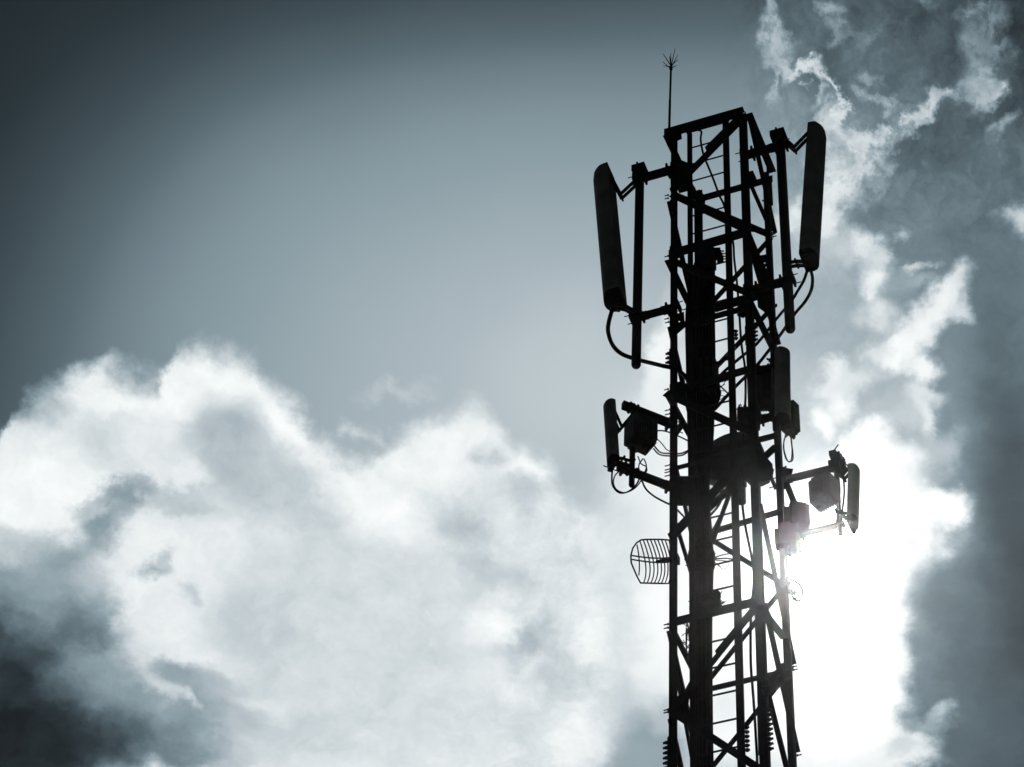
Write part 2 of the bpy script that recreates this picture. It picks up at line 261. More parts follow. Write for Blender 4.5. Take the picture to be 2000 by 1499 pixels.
# ------------------------------------------------------------------ geometry helpers
class G:
    "collects solids into one mesh (world coordinates)"
    def __init__(s): s.bm = bmesh.new()
    def hull(s, pts, faces):
        v = [s.bm.verts.new(p) for p in pts]
        for f in faces: s.bm.faces.new([v[i] for i in f])
    def box(s, c, ax, dims):
        a, b, d = [Vector(v).normalized() * (k / 2) for v, k in zip(ax, dims)]
        c = Vector(c)
        P = [c + a * i + b * j + d * k for i in (-1, 1) for j in (-1, 1) for k in (-1, 1)]
        s.hull(P, [(0, 1, 3, 2), (4, 6, 7, 5), (0, 4, 5, 1), (2, 3, 7, 6), (0, 2, 6, 4), (1, 5, 7, 3)])
        return s
    def loft(s, rings, caps=True):
        V = [[s.bm.verts.new(p) for p in r] for r in rings]
        n = len(V[0])
        for a, b in zip(V, V[1:]):
            for i in range(n): s.bm.faces.new((a[i], a[(i + 1) % n], b[(i + 1) % n], b[i]))
        if caps: s.bm.faces.new(list(reversed(V[0]))); s.bm.faces.new(V[-1])
        return s
    def tube(s, pts, r, n=8, smooth=True):
        pts = [Vector(p) for p in pts]
        if smooth and len(pts) > 2: pts = spline(pts)
        rings = []; ref = None
        for i, p in enumerate(pts):
            t = (pts[min(i + 1, len(pts) - 1)] - pts[max(i - 1, 0)]).normalized()
            if ref is None: ref = t.orthogonal().normalized()
            ref = (ref - t * ref.dot(t)).normalized(); bi = t.cross(ref)
            rings.append([p + (ref * math.cos(2 * math.pi * k / n) + bi * math.sin(2 * math.pi * k / n)) * r for k in range(n)])
        return s.loft(rings)
    def cyl(s, a, b, r, n=14, r2=None):
        a, b = Vector(a), Vector(b); t = (b - a).normalized(); u = t.orthogonal().normalized(); w = t.cross(u)
        r2 = r if r2 is None else r2
        f = lambda p, q: [p + (u * math.cos(2 * math.pi * k / n) + w * math.sin(2 * math.pi * k / n)) * q for k in range(n)]
        return s.loft([f(a, r), f(b, r2)])
    def pipe_round(s, a, b, r, n=18):
        "pipe with rounded ends"
        a, b = Vector(a), Vector(b); t = (b - a).normalized(); u = t.orthogonal().normalized(); w = t.cross(u)
        f = lambda p, q: [p + (u * math.cos(2 * math.pi * k / n) + w * math.sin(2 * math.pi * k / n)) * q for k in range(n)]
        h = r * .7
        return s.loft([f(a - t * 0, r * .45), f(a + t * h * .35, r * .85), f(a + t * h, r), f(b - t * h, r), f(b - t * h * .35, r * .85), f(b, r * .45)])
def spline(pts, k=6):
    out = []
    for i in range(len(pts) - 1):
        p0 = pts[max(i - 1, 0)]; p1 = pts[i]; p2 = pts[i + 1]; p3 = pts[min(i + 2, len(pts) - 1)]
        for j in range(k):
            t = j / k
            out.append(.5 * ((2 * p1) + (p2 - p0) * t + (2 * p0 - 5 * p1 + 4 * p2 - p3) * t * t + (3 * p1 - p0 - 3 * p2 + p3) * t ** 3))
    return out + [pts[-1]]
ORI = {}
def link(o): sc.collection.objects.link(o); return o
def tag(o, label, cat, group=None):
    o['label'] = label; o['category'] = cat
    if group: o['group'] = group
    return o
def thing(name, label, cat, loc, group=None):
    o = link(bpy.data.objects.new(name, None)); o.location = loc; o.empty_display_size = .1
    ORI[o.name] = Vector(loc); return tag(o, label, cat, group)
def part(name, g, m, parent, smooth=False, bevel=0.0):
    o0 = ORI[parent.name]
    for v in g.bm.verts: v.co -= o0
    bmesh.ops.recalc_face_normals(g.bm, faces=g.bm.faces)
    me = bpy.data.meshes.new(name); g.bm.to_mesh(me); g.bm.free()
    o = link(bpy.data.objects.new(name, me)); o.parent = parent; me.materials.append(m); ORI[o.name] = o0
    if smooth:
        for f in me.polygons: f.use_smooth = True
        me.set_sharp_from_angle(angle=R(40))
    if bevel:
        b = o.modifiers.new('bevel', 'BEVEL'); b.width = bevel; b.segments = 2; b.limit_method = 'ANGLE'
    return o
def single(name, g, m, label, cat, group=None, loc=None, smooth=False):
    "a thing that is one mesh"
    loc = Vector(loc) if loc is not None else Vector(min((v.co for v in g.bm.verts), key=lambda c: c.z))
    for v in g.bm.verts: v.co -= loc
    bmesh.ops.recalc_face_normals(g.bm, faces=g.bm.faces)
    me = bpy.data.meshes.new(name); g.bm.to_mesh(me); g.bm.free()
    o = link(bpy.data.objects.new(name, me)); o.location = loc; me.materials.append(m)
    if smooth:
        for f in me.polygons: f.use_smooth = True
        me.set_sharp_from_angle(angle=R(40))
    return tag(o, label, cat, group)

# ------------------------------------------------------------------ tower layout
Z = Vector((0, 0, 1))
E1 = Vector((math.cos(YAW), math.sin(YAW), 0)); E2 = Vector((-math.sin(YAW), math.cos(YAW), 0))
def up3(v): return Vector((v.x, v.y, 0))
pB = Vector((2.88288, 19.30199, 0)) * S; pA = pB - E1 * S; pC = pB + E2 * (1.05627 * S); pD = pA + E2 * (1.05627 * S)
CEN = (pA + pC) / 2
H = 28.12 * S + CAMZ
VIEW = Vector((CEN.x, CEN.y, 0)).normalized()          # horizontal direction from the camera to the tower
RIGHT = VIEW.cross(Z)
DIAG = (pA - pC).normalized()
FACE = {'AB': (pB, -E2), 'BC': (pB, E1), 'CD': (pC, E2), 'DA': (pA, -E1), 'LAD': (pB + E2 * .12, -E2)}
def hit(x, y, q, n):
    d = ray(x, y); return CAM + d * ((Vector(q) - CAM).dot(n) / d.dot(n))
def on(face, x, y, off=0.0):
    q, n = FACE[face]; return hit(x, y, q + n * off, n)
def at(x, y, off=0.0):
    "on the upright plane through the tower's middle that faces the viewer; off = metres nearer"
    return hit(x, y, CEN - VIEW * off, VIEW)
def near(x, y, q): return hit(x, y, q, VIEW)
def mpx(px, p): return px * (Vector(p) - CAM).dot(fw) / F
def proj(p):
    d = Vector(p) - CAM; k = d.dot(fw); return Vector((1000 + F * d.dot(rt) / k, 749.5 - F * d.dot(up) / k))

# ground
g = G(); n = 24; ext = 1800
gv = {}
for i in range(-n, n + 1):
    for j in range(-n, n + 1):
        x = math.copysign(abs(i / n) ** 2.2, i) * ext; y = math.copysign(abs(j / n) ** 2.2, j) * ext
        gv[i, j] = g.bm.verts.new((x, y, .25 * math.sin(x * .013) * math.cos(y * .017) * min(1, math.hypot(x, y) / 80)))
for i in range(-n, n):
    for j in range(-n, n): g.bm.faces.new((gv[i, j], gv[i + 1, j], gv[i + 1, j + 1], gv[i, j + 1]))
me = bpy.data.meshes.new('ground'); g.bm.to_mesh(me); me.materials.append(M_GROUND)
gr = link(bpy.data.objects.new('ground', me)); gr['kind'] = 'structure'

# ------------------------------------------------------------------ lattice tower
T = thing('lattice_tower', 'tall black steel lattice mast with ladder, crossed braces and many antennas bolted on', 'tower', (CEN.x, CEN.y, 0))
WL, TL = .076, .009
legs = {}
for nm, c, sx_, sy_, sh in (('A', pA, 1, 1, -.036), ('B', pB, -1, 1, .026), ('C', pC, -1, -1, .036), ('D', pD, 1, -1, -.026)):
    g = G(); c0 = c + E1 * sh
    g.box(c0 + E1 * (sx_ * WL / 2) + E2 * (sy_ * TL / 2) + Z * (H / 2 + .1), (E1, E2, Z), (WL, TL, H - .2))
    g.box(c0 + E1 * (sx_ * TL / 2) + E2 * (sy_ * (WL / 2 + TL / 2 + .0005)) + Z * (H / 2 + .1), (E1, E2, Z), (TL, WL - TL - .001, H - .2))
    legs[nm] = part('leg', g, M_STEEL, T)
    g = G(); cc = c0 + E1 * sx_ * .03 + E2 * sy_ * .03
    g.box(cc + Z * .12, (E1, E2, Z), (.5, .5, .36)); g.box(cc + Z * .31, (E1, E2, Z), (.24, .24, .016))
    part('footing', g, M_CONC, T, bevel=.02)
kk = 0
def bar_geo(g, n, p1, p2, w, t=.007, lip=.4, flip=None):
    d = (p2 - p1); L = d.length; d.normalize(); wd = n.cross(d).normalized(); c = (p1 + p2) / 2
    g.box(c, (d, wd, n), (L, w, t))
    if lip:
        inw = proj(c - n * .05) - proj(c); wp = proj(c + wd * .05) - proj(c)
        s = -1 if inw.dot(wp) > 0 else 1
        h = w * lip
        g.box(c + wd * (s * (w / 2 - .004)) - n * (t / 2 + h / 2 + .0004), (d, wd, n), (L, .007, h))
def bar(face, x1, y1, x2, y2, wpx, name='brace', off=None, lip=.4, parent=None):
    global kk
    if off is None: kk += 1; off = .008 + (kk % 7) * .0023 + (.009 if name == 'brace' else 0)
    q, n = FACE[face]
    p1 = on(face, x1, y1, off); p2 = on(face, x2, y2, off)
    px = Vector((x2 - x1, y2 - y1)).normalized(); mx, my = (x1 + x2) / 2, (y1 + y2) / 2
    e = on(face, mx - px.y * wpx / 2, my + px.x * wpx / 2, off) - on(face, mx + px.y * wpx / 2, my - px.x * wpx / 2, off)
    d = (p2 - p1).normalized(); w = abs(e.dot(n.cross(d)))
    if face in ('BC', 'DA'):        # angle bar seen edge on: its outstanding flange is what shows
        v = (proj(p1 + n * .1) - proj(p1)) / .1; fl = wpx / abs(v.x * px.y - v.y * px.x)
        wd = n.cross(d).normalized(); c = (p1 + p2) / 2; L = (p2 - p1).length; g = G()
        g.box(c, (d, n, wd), (L, fl, .008)); g.box(c - n * (fl / 2 - .004) + wd * .0285, (d, n, wd), (L, .008, .0485))
        return part(name, g, M_STEEL, parent or T)
    g = G(); bar_geo(g, n, p1, p2, max(w, .012), lip=lip)
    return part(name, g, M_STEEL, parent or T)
# level beams
for a in [
    ('AB', 1297, 262, 1451, 218, 18), ('AB', 1306, 498, 1464, 452, 17), ('AB', 1312, 641, 1464, 600, 11), ('AB', 1312, 765, 1466, 721, 14),
    ('AB', 1312, 917, 1476, 874, 8), ('AB', 1314, 1216, 1487, 1173, 16),
    ('BC', 1462, 222, 1509, 337, 15), ('BC', 1458, 342, 1506, 452, 8), ('BC', 1460, 455, 1505, 566, 13), ('BC', 1464, 588, 1514, 690, 13), ('BC', 1482, 1184, 1532, 1247, 14),
    ('CD', 1356, 392, 1509, 349, 12), ('CD', 1362, 612, 1509, 569, 17), ('CD', 1366, 889, 1515, 851, 11), ('CD', 1368, 1046, 1526, 999, 11), ('CD', 1370, 1350, 1542, 1310, 10),
    ('DA', 1301, 264, 1359, 387, 13), ('DA', 1304, 508, 1366, 636, 13), ('DA', 1304, 771, 1368, 888, 12), ('DA', 1312, 1226, 1372, 1346, 11)]:
    bar(*a, name='crossbeam')
# crossed braces
for a in [
    ('AB', 1314, 371, 1455, 227, 12), ('AB', 1384, 290, 1446, 228, 13), ('AB', 1312, 380, 1464, 453, 13), ('AB', 1312, 509, 1465, 575, 13),
    ('AB', 1300, 768, 1470, 846, 15), ('AB', 1312, 1048, 1474, 878, 17), ('AB', 1314, 1391, 1484, 1178, 10), ('AB', 1403, 1275, 1480, 1182, 14), ('AB', 1312, 1390, 1500, 1513, 15),
    ('BC', 1463, 226, 1514, 456, 9), ('BC', 1461, 458, 1521, 674, 10), ('BC', 1463, 480, 1511, 650, 6),
    ('BC', 1484, 985, 1551, 1298, 10), ('BC', 1493, 1178, 1558, 1470, 11), ('BC', 1494, 1330, 1560, 1595, 11), ('BC', 1494, 1361, 1540, 1325, 4), ('BC', 1492, 1343, 1538, 1307, 4),
    ('CD', 1365, 620, 1505, 466, 9), ('CD', 1366, 752, 1514, 596, 9), ('CD', 1366, 1010, 1516, 872, 13), ('CD', 1366, 1040, 1532, 1143, 10), ('CD', 1366, 1352, 1532, 1146, 9), ('CD', 1366, 1530, 1546, 1306, 9),
    ('DA', 1307, 393, 1366, 652, 10), ('DA', 1308, 638, 1366, 890, 10), ('DA', 1316, 895, 1368, 1119, 8), ('DA', 1316, 1010, 1368, 1178, 8),
    ('DA', 1307, 1232, 1372, 1520, 11), ('DA', 1309, 1404, 1372, 1690, 11), ('DA', 1318, 1300, 1372, 1595, 7), ('DA', 1318, 1395, 1372, 1292, 8)]:
    bar(*a)
# flat tie across the tower at the second level, corner to corner
z2 = on('AB', 1316, 381).z
g = G(); a_ = Vector((pA.x, pA.y, z2)); c_ = Vector((pC.x, pC.y, z2)); bar_geo(g, Z, a_ - (c_ - a_).normalized() * .03, c_ + (c_ - a_).normalized() * .03, .085, lip=.5); part('brace', g, M_STEEL, T)
# joint plates with real bolt holes
def plate(face, pts, holes=(), off=.004, t=.006, parent=None, rpx=1.6):
    q, n = FACE[face]; bm = bmesh.new(); eds = []
    def loop(pp):
        v = [bm.verts.new(on(face, x, y, off)) for x, y in pp]
        for i in range(len(v)): eds.append(bm.edges.new((v[i], v[(i + 1) % len(v)])))
    loop(pts)
    for hx, hy in holes: loop([(hx + rpx * math.cos(k * math.pi / 4), hy + rpx * math.sin(k * math.pi / 4)) for k in range(8)])
    bmesh.ops.triangle_fill(bm, use_beauty=True, edges=eds)
    r = bmesh.ops.extrude_face_region(bm, geom=list(bm.faces))
    for v in r['geom']:
        if isinstance(v, bmesh.types.BMVert): v.co += n * t
    g = G(); g.bm.free(); g.bm = bm
    return part('gusset_plate', g, M_STEEL, parent or T)
def bolts(face, pts, ln=.03, n=None, parent=None, r=.006):
    "bolts with nuts, sticking out of the face (or along n)"
    q, nn = FACE[face]; n = n or nn
    for x, y in pts:
        p = on(face, x, y, .004); g = G(); g.cyl(p, p + n * ln, r, 8); g.cyl(p, p + n * .012, r * 2, 6)
        part('bolt', g, M_STEEL, parent or T)
for f, pts, h in [
    ('AB', [(1297, 260), (1330, 252), (1332, 272), (1320, 277), (1313, 296), (1303, 285)], []),
    ('AB', [(1309, 318), (1326, 312), (1352, 322), (1352, 338), (1330, 362), (1310, 368)], [(1315.5, 347.5), (1322, 351.5), (1315.5, 358.5)]),
    ('AB', [(1440, 232), (1453, 222), (1460, 236), (1448, 250), (1438, 246)], []),
    ('CD', [(1353, 376), (1366, 370), (1378, 384), (1376, 408), (1356, 402)], [(1355, 386)]),
    ('AB', [(1463, 336), (1471, 334), (1478, 350), (1476, 366), (1462, 362)], [(1452.5, 336)][:0]),
    ('CD', [(1482, 356), (1507, 346), (1510, 400), (1496, 410), (1490, 390)], [(1489.5, 392), (1493, 400)]),
    ('CD', [(1480, 500), (1502, 496), (1506, 528), (1490, 536)], [(1493.5, 514), (1496.5, 522.5)]),
    ('AB', [(1308, 482), (1330, 478), (1336, 496), (1322, 508), (1308, 512)], [(1322.5, 481.5)]),
    ('AB', [(1308, 618), (1336, 610), (1338, 640), (1322, 654), (1308, 652)], [(1327, 629)]),
    ('AB', [(1440, 600), (1462, 592), (1466, 612), (1452, 622), (1440, 618)], []),
    ('CD', [(1478, 572), (1508, 562), (1512, 600), (1496, 612), (1480, 600)], [(1485, 603)][:0]),
    ('CD', [(1368, 482), (1394, 478), (1398, 520), (1372, 524)], [(1373.5, 497.5), (1373.5, 507.5), (1380, 495), (1380, 507)]),
    ('AB', [(1308, 752), (1332, 745), (1336, 776), (1320, 788), (1308, 786)], [(1325.5, 768)][:0]),
    ('CD', [(1514, 912), (1549, 916), (1541, 946), (1530, 958), (1516, 952)], []),
    ('AB', [(1456, 905), (1492, 898), (1512, 918), (1508, 936), (1486, 944), (1458, 934)], []),
    ('AB', [(1466, 1168), (1492, 1172), (1496, 1196), (1480, 1206), (1464, 1192)], []),
    ('AB', [(1484, 1176), (1498, 1184), (1512, 1214), (1498, 1222), (1486, 1204)], []),
    ('AB', [(1308, 1372), (1330, 1356), (1344, 1352), (1346, 1372), (1330, 1400), (1308, 1408)], [(1331.5, 1389)]),
    ('AB', [(1482, 1335), (1500, 1332), (1502, 1360), (1484, 1362)], [(1489, 1339), (1490, 1354)]),
    ('CD', [(1520, 1298), (1546, 1290), (1546, 1330), (1522, 1334)], []),
    ('AB', [(1310, 930), (1336, 938), (1338, 956), (1322, 976), (1308, 966)], [(1326, 944)])]:
    plate(f, pts, h)
bolts('DA', [(1306, 381), (1306, 387), (1306, 622), (1307, 629), (1306, 1219), (1306, 1226), (1306, 1386), (1306, 1391), (1306, 760), (1306, 500)], .045)
bolts('BC', [(1508, 458), (1509, 463), (1548, 1303), (1549, 1309), (1556, 1476), (1458, 300), (1516, 690)], .045)
bolts('AB', [(1310, 800), (1310, 808), (1310, 908), (1310, 916), (1310, 921), (1310, 928), (1530, 914), (1536, 912)], .06, n=-E1)
# leg splices: doubled plates with a row of bolts
def splice(leg, c, sx, x, y1, y2, outw):
    top = near(x, y1, Vector((c.x, c.y, 20))); bot = near(x, y2, Vector((c.x, c.y, 20)))
    z1, z2 = bot.z, top.z; base = c + outw * .008 + E1 * sx * .036
    g = G(); g.box(base + Z * ((z1 + z2) / 2) , (E1, E2, Z), (.085, .012, z2 - z1 + .1)); part('splice_plate', g, M_STEEL, leg)
    nb = max(2, int((z2 - z1) / .052)); g = G()
    for k in range(nb + 1):
        p = c + Z * (z1 + (z2 - z1) * k / nb) + E1 * (0.002 if sx > 0 else .0)
        dirv = -E1 if sx > 0 else E1
        part('bolt', G().cyl(p, p + dirv * .05, .011, 8).cyl(p + dirv * .012, p + dirv * .03, .019, 6), M_STEEL, leg)
splice(legs['A'], pA + E1 * -.036, 1, 1309, 690, 716, -E2)
splice(legs['A'], pA + E1 * -.036, 1, 1309, 1450, 1520, -E2)
splice(legs['B'], pB + E1 * .026, -1, 1474, 642, 665, -E2)
splice(legs['B'], pB + E1 * .026, -1, 1507, 1388, 1464, -E2)
# ladder
lad = part('ladder', G().box(on('LAD', 1382, 247), (E1, E2, Z), (.5, .03, .03)), M_STEEL, T)
for (xa, ya), w in (((1347, 262), .054), ((1417, 236), .068)):
    p = on('LAD', xa, ya); g = G(); L = p.z - .3
    g.box(p - Z * (L / 2), (E1, E2, Z), (w, .022, L)); part('stile', g, M_STEEL, lad)
    if xa > 1400:
        for y1, y2 in ((650, 664), (1424, 1468)):
            for k in range(3 if y1 < 700 else 6):
                yy = y1 + (y2 - y1) * (k / (2 if y1 < 700 else 5)); zz = near(1430, yy, p).z
                q = Vector((p.x, p.y, zz)) + E1 * .034
                part('bolt', G().cyl(q, q + E1 * .04, .011, 8).cyl(q + E1 * .008, q + E1 * .028, .02, 6), M_STEEL, lad)
zr = on('LAD', 1347, 290).z; pl_ = on('LAD', 1347, 262); pr_ = on('LAD', 1417, 236)
for k in range(80):
    z = zr - k * .312 + random.uniform(-.006, .006)
    if z < .5: break
    part('rung', G().cyl(Vector((pl_.x, pl_.y, z)), Vector((pr_.x, pr_.y, z + random.uniform(-.004, .004))), .009, 8), M_STEEL, lad)
# the mast below the picture
g = G(); zs = 15.6 * S + CAMZ; i = 0
while zs > 1.0:
    zn = max(.4, zs - 2.03)
    for a_, b_, n_ in ((pA, pB, -E2), (pB, pC, E1), (pC, pD, E2), (pD, pA, -E1)):
        bar_geo(g, n_, a_ + Z * zn + n_ * .012, b_ + Z * zn + n_ * .012, .07)
        bar_geo(g, n_, a_ + Z * zs + n_ * .021, b_ + Z * zn + n_ * .021, .06)
        bar_geo(g, n_, b_ + Z * zs + n_ * .030, a_ + Z * zn + n_ * .030, .06)
    zs = zn; i += 1
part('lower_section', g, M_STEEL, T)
# ------------------------------------------------------------------ antennas and their mounts
def poly_on(q, n, pts): return [hit(x, y, q, n) for x, y in pts]
def panel(label, q, o, top, bot, w, d, group='panel antennas on the mast', brackets=(), round_top=.10):
    "q: a point of the antenna's pipe, o: level direction it faces; top, bot: ends of its axis in the photograph"
    o = o.normalized(); wd = Z.cross(o).normalized()
    pt, pb = hit(*top, q, wd), hit(*bot, q, wd)
    ax = (pt - pb).normalized(); od = wd.cross(ax).normalized()
    if od.dot(o) < 0: od = -od
    t = thing('panel_antenna', label, 'antenna', pb, group)
    prof = [(-w / 2, -d * .5), (-w / 2, d * .02)]
    for k in range(9):
        a = math.pi * (1 - k / 8); prof.append((math.cos(a) * w * .5 * .985, d * .04 + math.sin(a) * d * .46))
    prof += [(w / 2, d * .02), (w / 2, -d * .5)]
    L = (pt - pb).length
    def ring(s, k, dx=0.0, e=1.0): return [pb + ax * s + wd * (u * k) + od * ((v + d * .5) * e - d * .5 + dx) for u, v in prof]
    h = d * (.8 if w > .2 else .35)
    g = G(); g.loft([ring(.07, .985), ring(.075, 1), ring(L - h, 1), ring(L - h * .45, .985, 0, .93), ring(L - h * .15, .95, 0, .74), ring(L, .86, 0, .42)])
    part('radome', g, M_RADOME, t, smooth=True)
    g = G(); g.loft([ring(0, .9), ring(.012, 1.0), ring(.07, 1.0), ring(.0715, .97)])
    part('end_cap', g, M_CAP, t, smooth=True)
    g = G()
    for k in (-.3, .3):
        g.cyl(pb + wd * (w * k) - od * d * .1, pb + wd * (w * k) - od * d * .1 - ax * .05, .018, 10)
        g.cyl(pb + wd * (w * k) - od * d * .1 - ax * .012, pb + wd * (w * k) - od * d * .1 - ax * .028, .024, 6)
    part('connector', g, M_STEEL, t)
    for pts, wpx, nm in brackets:
        P = poly_on(q, wd, pts); g = G()
        for a, b in zip(P, P[1:]):
            dr = (b - a).normalized()
            for s in (-1, 1): g.box((a + b) / 2 + wd * s * .028, (dr, wd, dr.cross(wd)), ((b - a).length + .02, .012, mpx(wpx, a)))
        for p in P: g.cyl(p - wd * .065, p + wd * .065, .012, 8)
        part(nm, g, M_STEEL, t)
    return t
def clamp(g, p, axis, r=.05, h=.05):
    "two-piece clamp with studs round a pipe at p"
    u = axis; v = Z.cross(u).normalized()
    for s in (-1, 1): g.box(p + u * s * (r + .01), (u, v, Z), (.022, r * 2.6, h))
    for s in (-1, 1): g.cyl(p + v * s * r * 1.08 - u * (r + .07), p + v * s * r * 1.08 + u * (r + .07), .006, 6)
def pipe_mount(label, q, wd, ptop, pbot, wpx, arms, group='pipe mounts carrying antennas'):
    a, b = hit(*ptop, q, wd), hit(*pbot, q, wd)
    b = Vector((a.x, a.y, b.z))
    t = thing('antenna_mount', label, 'antenna mount', b, group)
    r = mpx(wpx, a) / 2
    g = G(); g.pipe_round(b, a, r); part('pipe', g, M_PIPE, t, smooth=True)
    u = wd.cross(Z).normalized()
    for p1, p2, w in arms:
        A_, B_ = hit(*p1, q, wd), hit(*p2, q, wd); A_.z = B_.z = (A_.z + B_.z) / 2
        d = (B_ - A_).normalized(); h = mpx(w, A_) / .72
        g = G(); g.box((A_ + B_) / 2, (d, d.cross(Z), Z), ((B_ - A_).length, .055, h)); part('arm', g, M_STEEL, t, bevel=.004)
        c = Vector((a.x, a.y, A_.z)); g = G(); clamp(g, c, u, r, h * 1.15); part('clamp', g, M_STEEL, t)
        for e in (A_, B_):
            if (e - c).length > .15: g = G(); clamp(g, e, d, .05, h * 1.2); part('clamp', g, M_STEEL, t)
    return t, Vector((a.x, a.y, 0)), r
# upper left and upper right sector antennas
qL = on('AB', 1247, 520)
mt, _, _ = pipe_mount('long round pipe on two level arms left of the mast top', qL, E2, (1250, 333), (1243, 717), 17.5,
           [((1243, 352), (1315, 331), 13), ((1240, 623), (1315, 601), 10)])
g = G(); p = hit(1250, 335, qL, E2); g.box(p, (E1, E2, Z), (.15, .16, .10)); g.cyl(p - E2 * .11 + Z * .03, p + E2 * .11 + Z * .03, .012, 8); part('top_bracket', g, M_STEEL, mt, bevel=.006)
panel('large grey panel antenna left of the mast top, tilted down', qL, -E1, (1176, 338), (1199, 592), .27, .205,
      brackets=[([(1192, 345), (1213, 384), (1243, 356)], 8, 'tilt_bracket'), ([(1206, 598), (1222, 602), (1240, 612)], 9, 'lower_bracket')])
qR = on('AB', 1528, 460)
mt, _, _ = pipe_mount('long round pipe on two level arms right of the mast top', qR, E2, (1523, 262), (1541, 648), 18.5,
           [((1460, 303), (1530, 283), 12.5), ((1468, 568), (1536, 549), 12)])
g = G(); p = hit(1521, 268, qR, E2); g.box(p, (E1, E2, Z), (.16, .16, .10)); g.cyl(p - E2 * .11 + Z * .03, p + E2 * .11 + Z * .03, .012, 8); part('top_bracket', g, M_STEEL, mt, bevel=.006)
panel('large grey panel antenna right of the mast top', qR, E1, (1599, 252), (1583, 512), .27, .165,
      brackets=[([(1583, 260), (1552, 292), (1528, 270)], 8, 'tilt_bracket'), ([(1574, 515), (1556, 515), (1538, 518)], 9, 'lower_bracket')])
# middle left sector, arms along the mast's diagonal
wD = Z.cross(DIAG).normalized()
qM = hit(1236, 870, Vector((pA.x, pA.y, 0)), wD)
pipe_mount('short pipe on two slanting arms left of the mast middle', qM, wD, (1237, 790), (1237, 952), 11.5,
           [((1216, 786), (1317, 836), 13), ((1206, 905), (1317, 960), 11)])
panel('small grey panel antenna left of the mast middle, beside a radio box', qM, DIAG, (1188, 786), (1196, 907), .14, .085,
      brackets=[([(1195, 800), (1212, 838), (1234, 812)], 6, 'tilt_bracket'), ([(1200, 898), (1214, 900), (1234, 906)], 7, 'lower_bracket')])
def radio(label, c, o, dims, group='radio boxes on the mast', rot=0):
    o = Matrix.Rotation(rot, 3, 'Z') @ o; o.normalize(); wd = Z.cross(o)
    dw, dd, dh = dims
    t = thing('radio_unit', label, 'radio unit', c - Z * dh / 2, group)
    part('housing', G().box(c, (wd, o, Z), (dw, dd, dh)), M_BOX, t, bevel=.012)
    g = G()
    for k in range(9): g.box(c + wd * (dw * (-.44 + .11 * k)) + o * (dd / 2 + .012), (wd, o, Z), (.008, .03, dh * .9))
    part('cooling_fin', g, M_BOX, t)
    g = G()
    for k in (-.3, -.1, .1, .3):
        q = c + wd * dw * k - Z * (dh / 2 - .001); g.cyl(q, q - Z * .045, .013, 8); g.cyl(q - Z * .012, q - Z * .028, .019, 6)
    part('connector', g, M_STEEL, t)
    q = c + Z * (dh / 2); part('lifting_loop', G().tube([q - wd * .05 - Z * .01, q - wd * .04 + Z * .06, q + wd * .04 + Z * .06, q + wd * .05 - Z * .01], .005, 6), M_STEEL, t)
    g = G().box(c - o * (dd / 2 + .02), (wd, o, Z), (.1, .05, dh * .7)); part('back_bracket', g, M_STEEL, t)
    return t
radio('dark radio box on the short pipe left of the mast middle', near(1251, 856, qM) - VIEW * .05, DIAG, (.25, .2, .30), rot=R(95))
# middle right panel, in front of the right legs
oV = (E1 * .78 - E2 * .62).normalized()
qV = near(1516, 770, pC) - VIEW * .25
wV = Z.cross(oV).normalized()
pipe_mount('short pipe close to the right legs at mid height', qV, E2, (1508, 702), (1514, 842), 10,
           [((1474, 728), (1514, 716), 10), ((1476, 822), (1516, 812), 10)])
panel('small grey panel antenna standing close against the right legs', qV, oV, (1530, 682), (1531, 824), .15, .10, round_top=.05,
      brackets=[([(1524, 700), (1508, 706)], 8, 'tilt_bracket'), ([(1524, 805), (1510, 806)], 8, 'lower_bracket')])
radio('slim dark radio box behind the small panel antenna at the right legs', near(1545, 795, qV) + VIEW * .16, E1, (.10, .09, .44), rot=R(-20))
radio('tall dark radio box between the right legs behind the small panel antenna', near(1500, 775, pC) - VIEW * .1, E2, (.24, .16, .5), rot=R(15))
radio('squat dark radio box clamped on the right front leg at mid height', near(1462, 803, pB) + VIEW * .1, -E2, (.22, .14, .2), rot=R(20))
# lower right sector
qS = hit(1636, 930, Vector((pC.x, pC.y, 0)), E2)
pipe_mount('thin pipe at the end of a long level arm right of the mast', qS, E2, (1631, 893), (1637, 1046), 9,
           [((1522, 943), (1632, 911), 8), ((1554, 1046), (1640, 1026), 5)])
g = G(); c = hit(1632, 903, qS, E2)
for k in range(9): g.box(c + Vector((random.uniform(-.07, .07), random.uniform(-.07, .07), random.uniform(-.09, .09))), (E1, E2, Z), (.07, .08, .06))
for k in range(7): a_ = c + Vector((random.uniform(-.06, .06), random.uniform(-.06, .06), random.uniform(-.08, .08))); g.cyl(a_, a_ + Vector((random.uniform(-.1, .1), random.uniform(-.1, .1), random.uniform(0, .08))), .006, 6)
single('pipe_clamp', g, M_STEEL, 'bulky bolted clamp on top of the thin pipe right of the mast', 'clamp', loc=c)
panel('small grey panel antenna farthest right, in front of the bright cloud', qS, E1, (1670, 914), (1667, 1026), .16, .09,
      brackets=[([(1660, 918), (1648, 932), (1634, 922)], 6, 'tilt_bracket'), ([(1660, 1008), (1648, 1006), (1636, 1004)], 6, 'lower_bracket')])
radio('dark radio box beside the thin pipe farthest right', near(1609, 968, qS) - VIEW * .05, E1, (.24, .17, .30), rot=R(70))
for x in (1637, 1646): single('jumper_cable', G().tube([near(x, 925, qS), near(x + 3, 960, qS), near(x - 1, 1000, qS), near(x - 4, 1034, qS)], .009, 6), M_CABLE,
    'short black cable running down beside the thin pipe at right', 'cable', 'cables on the right hand pipe')
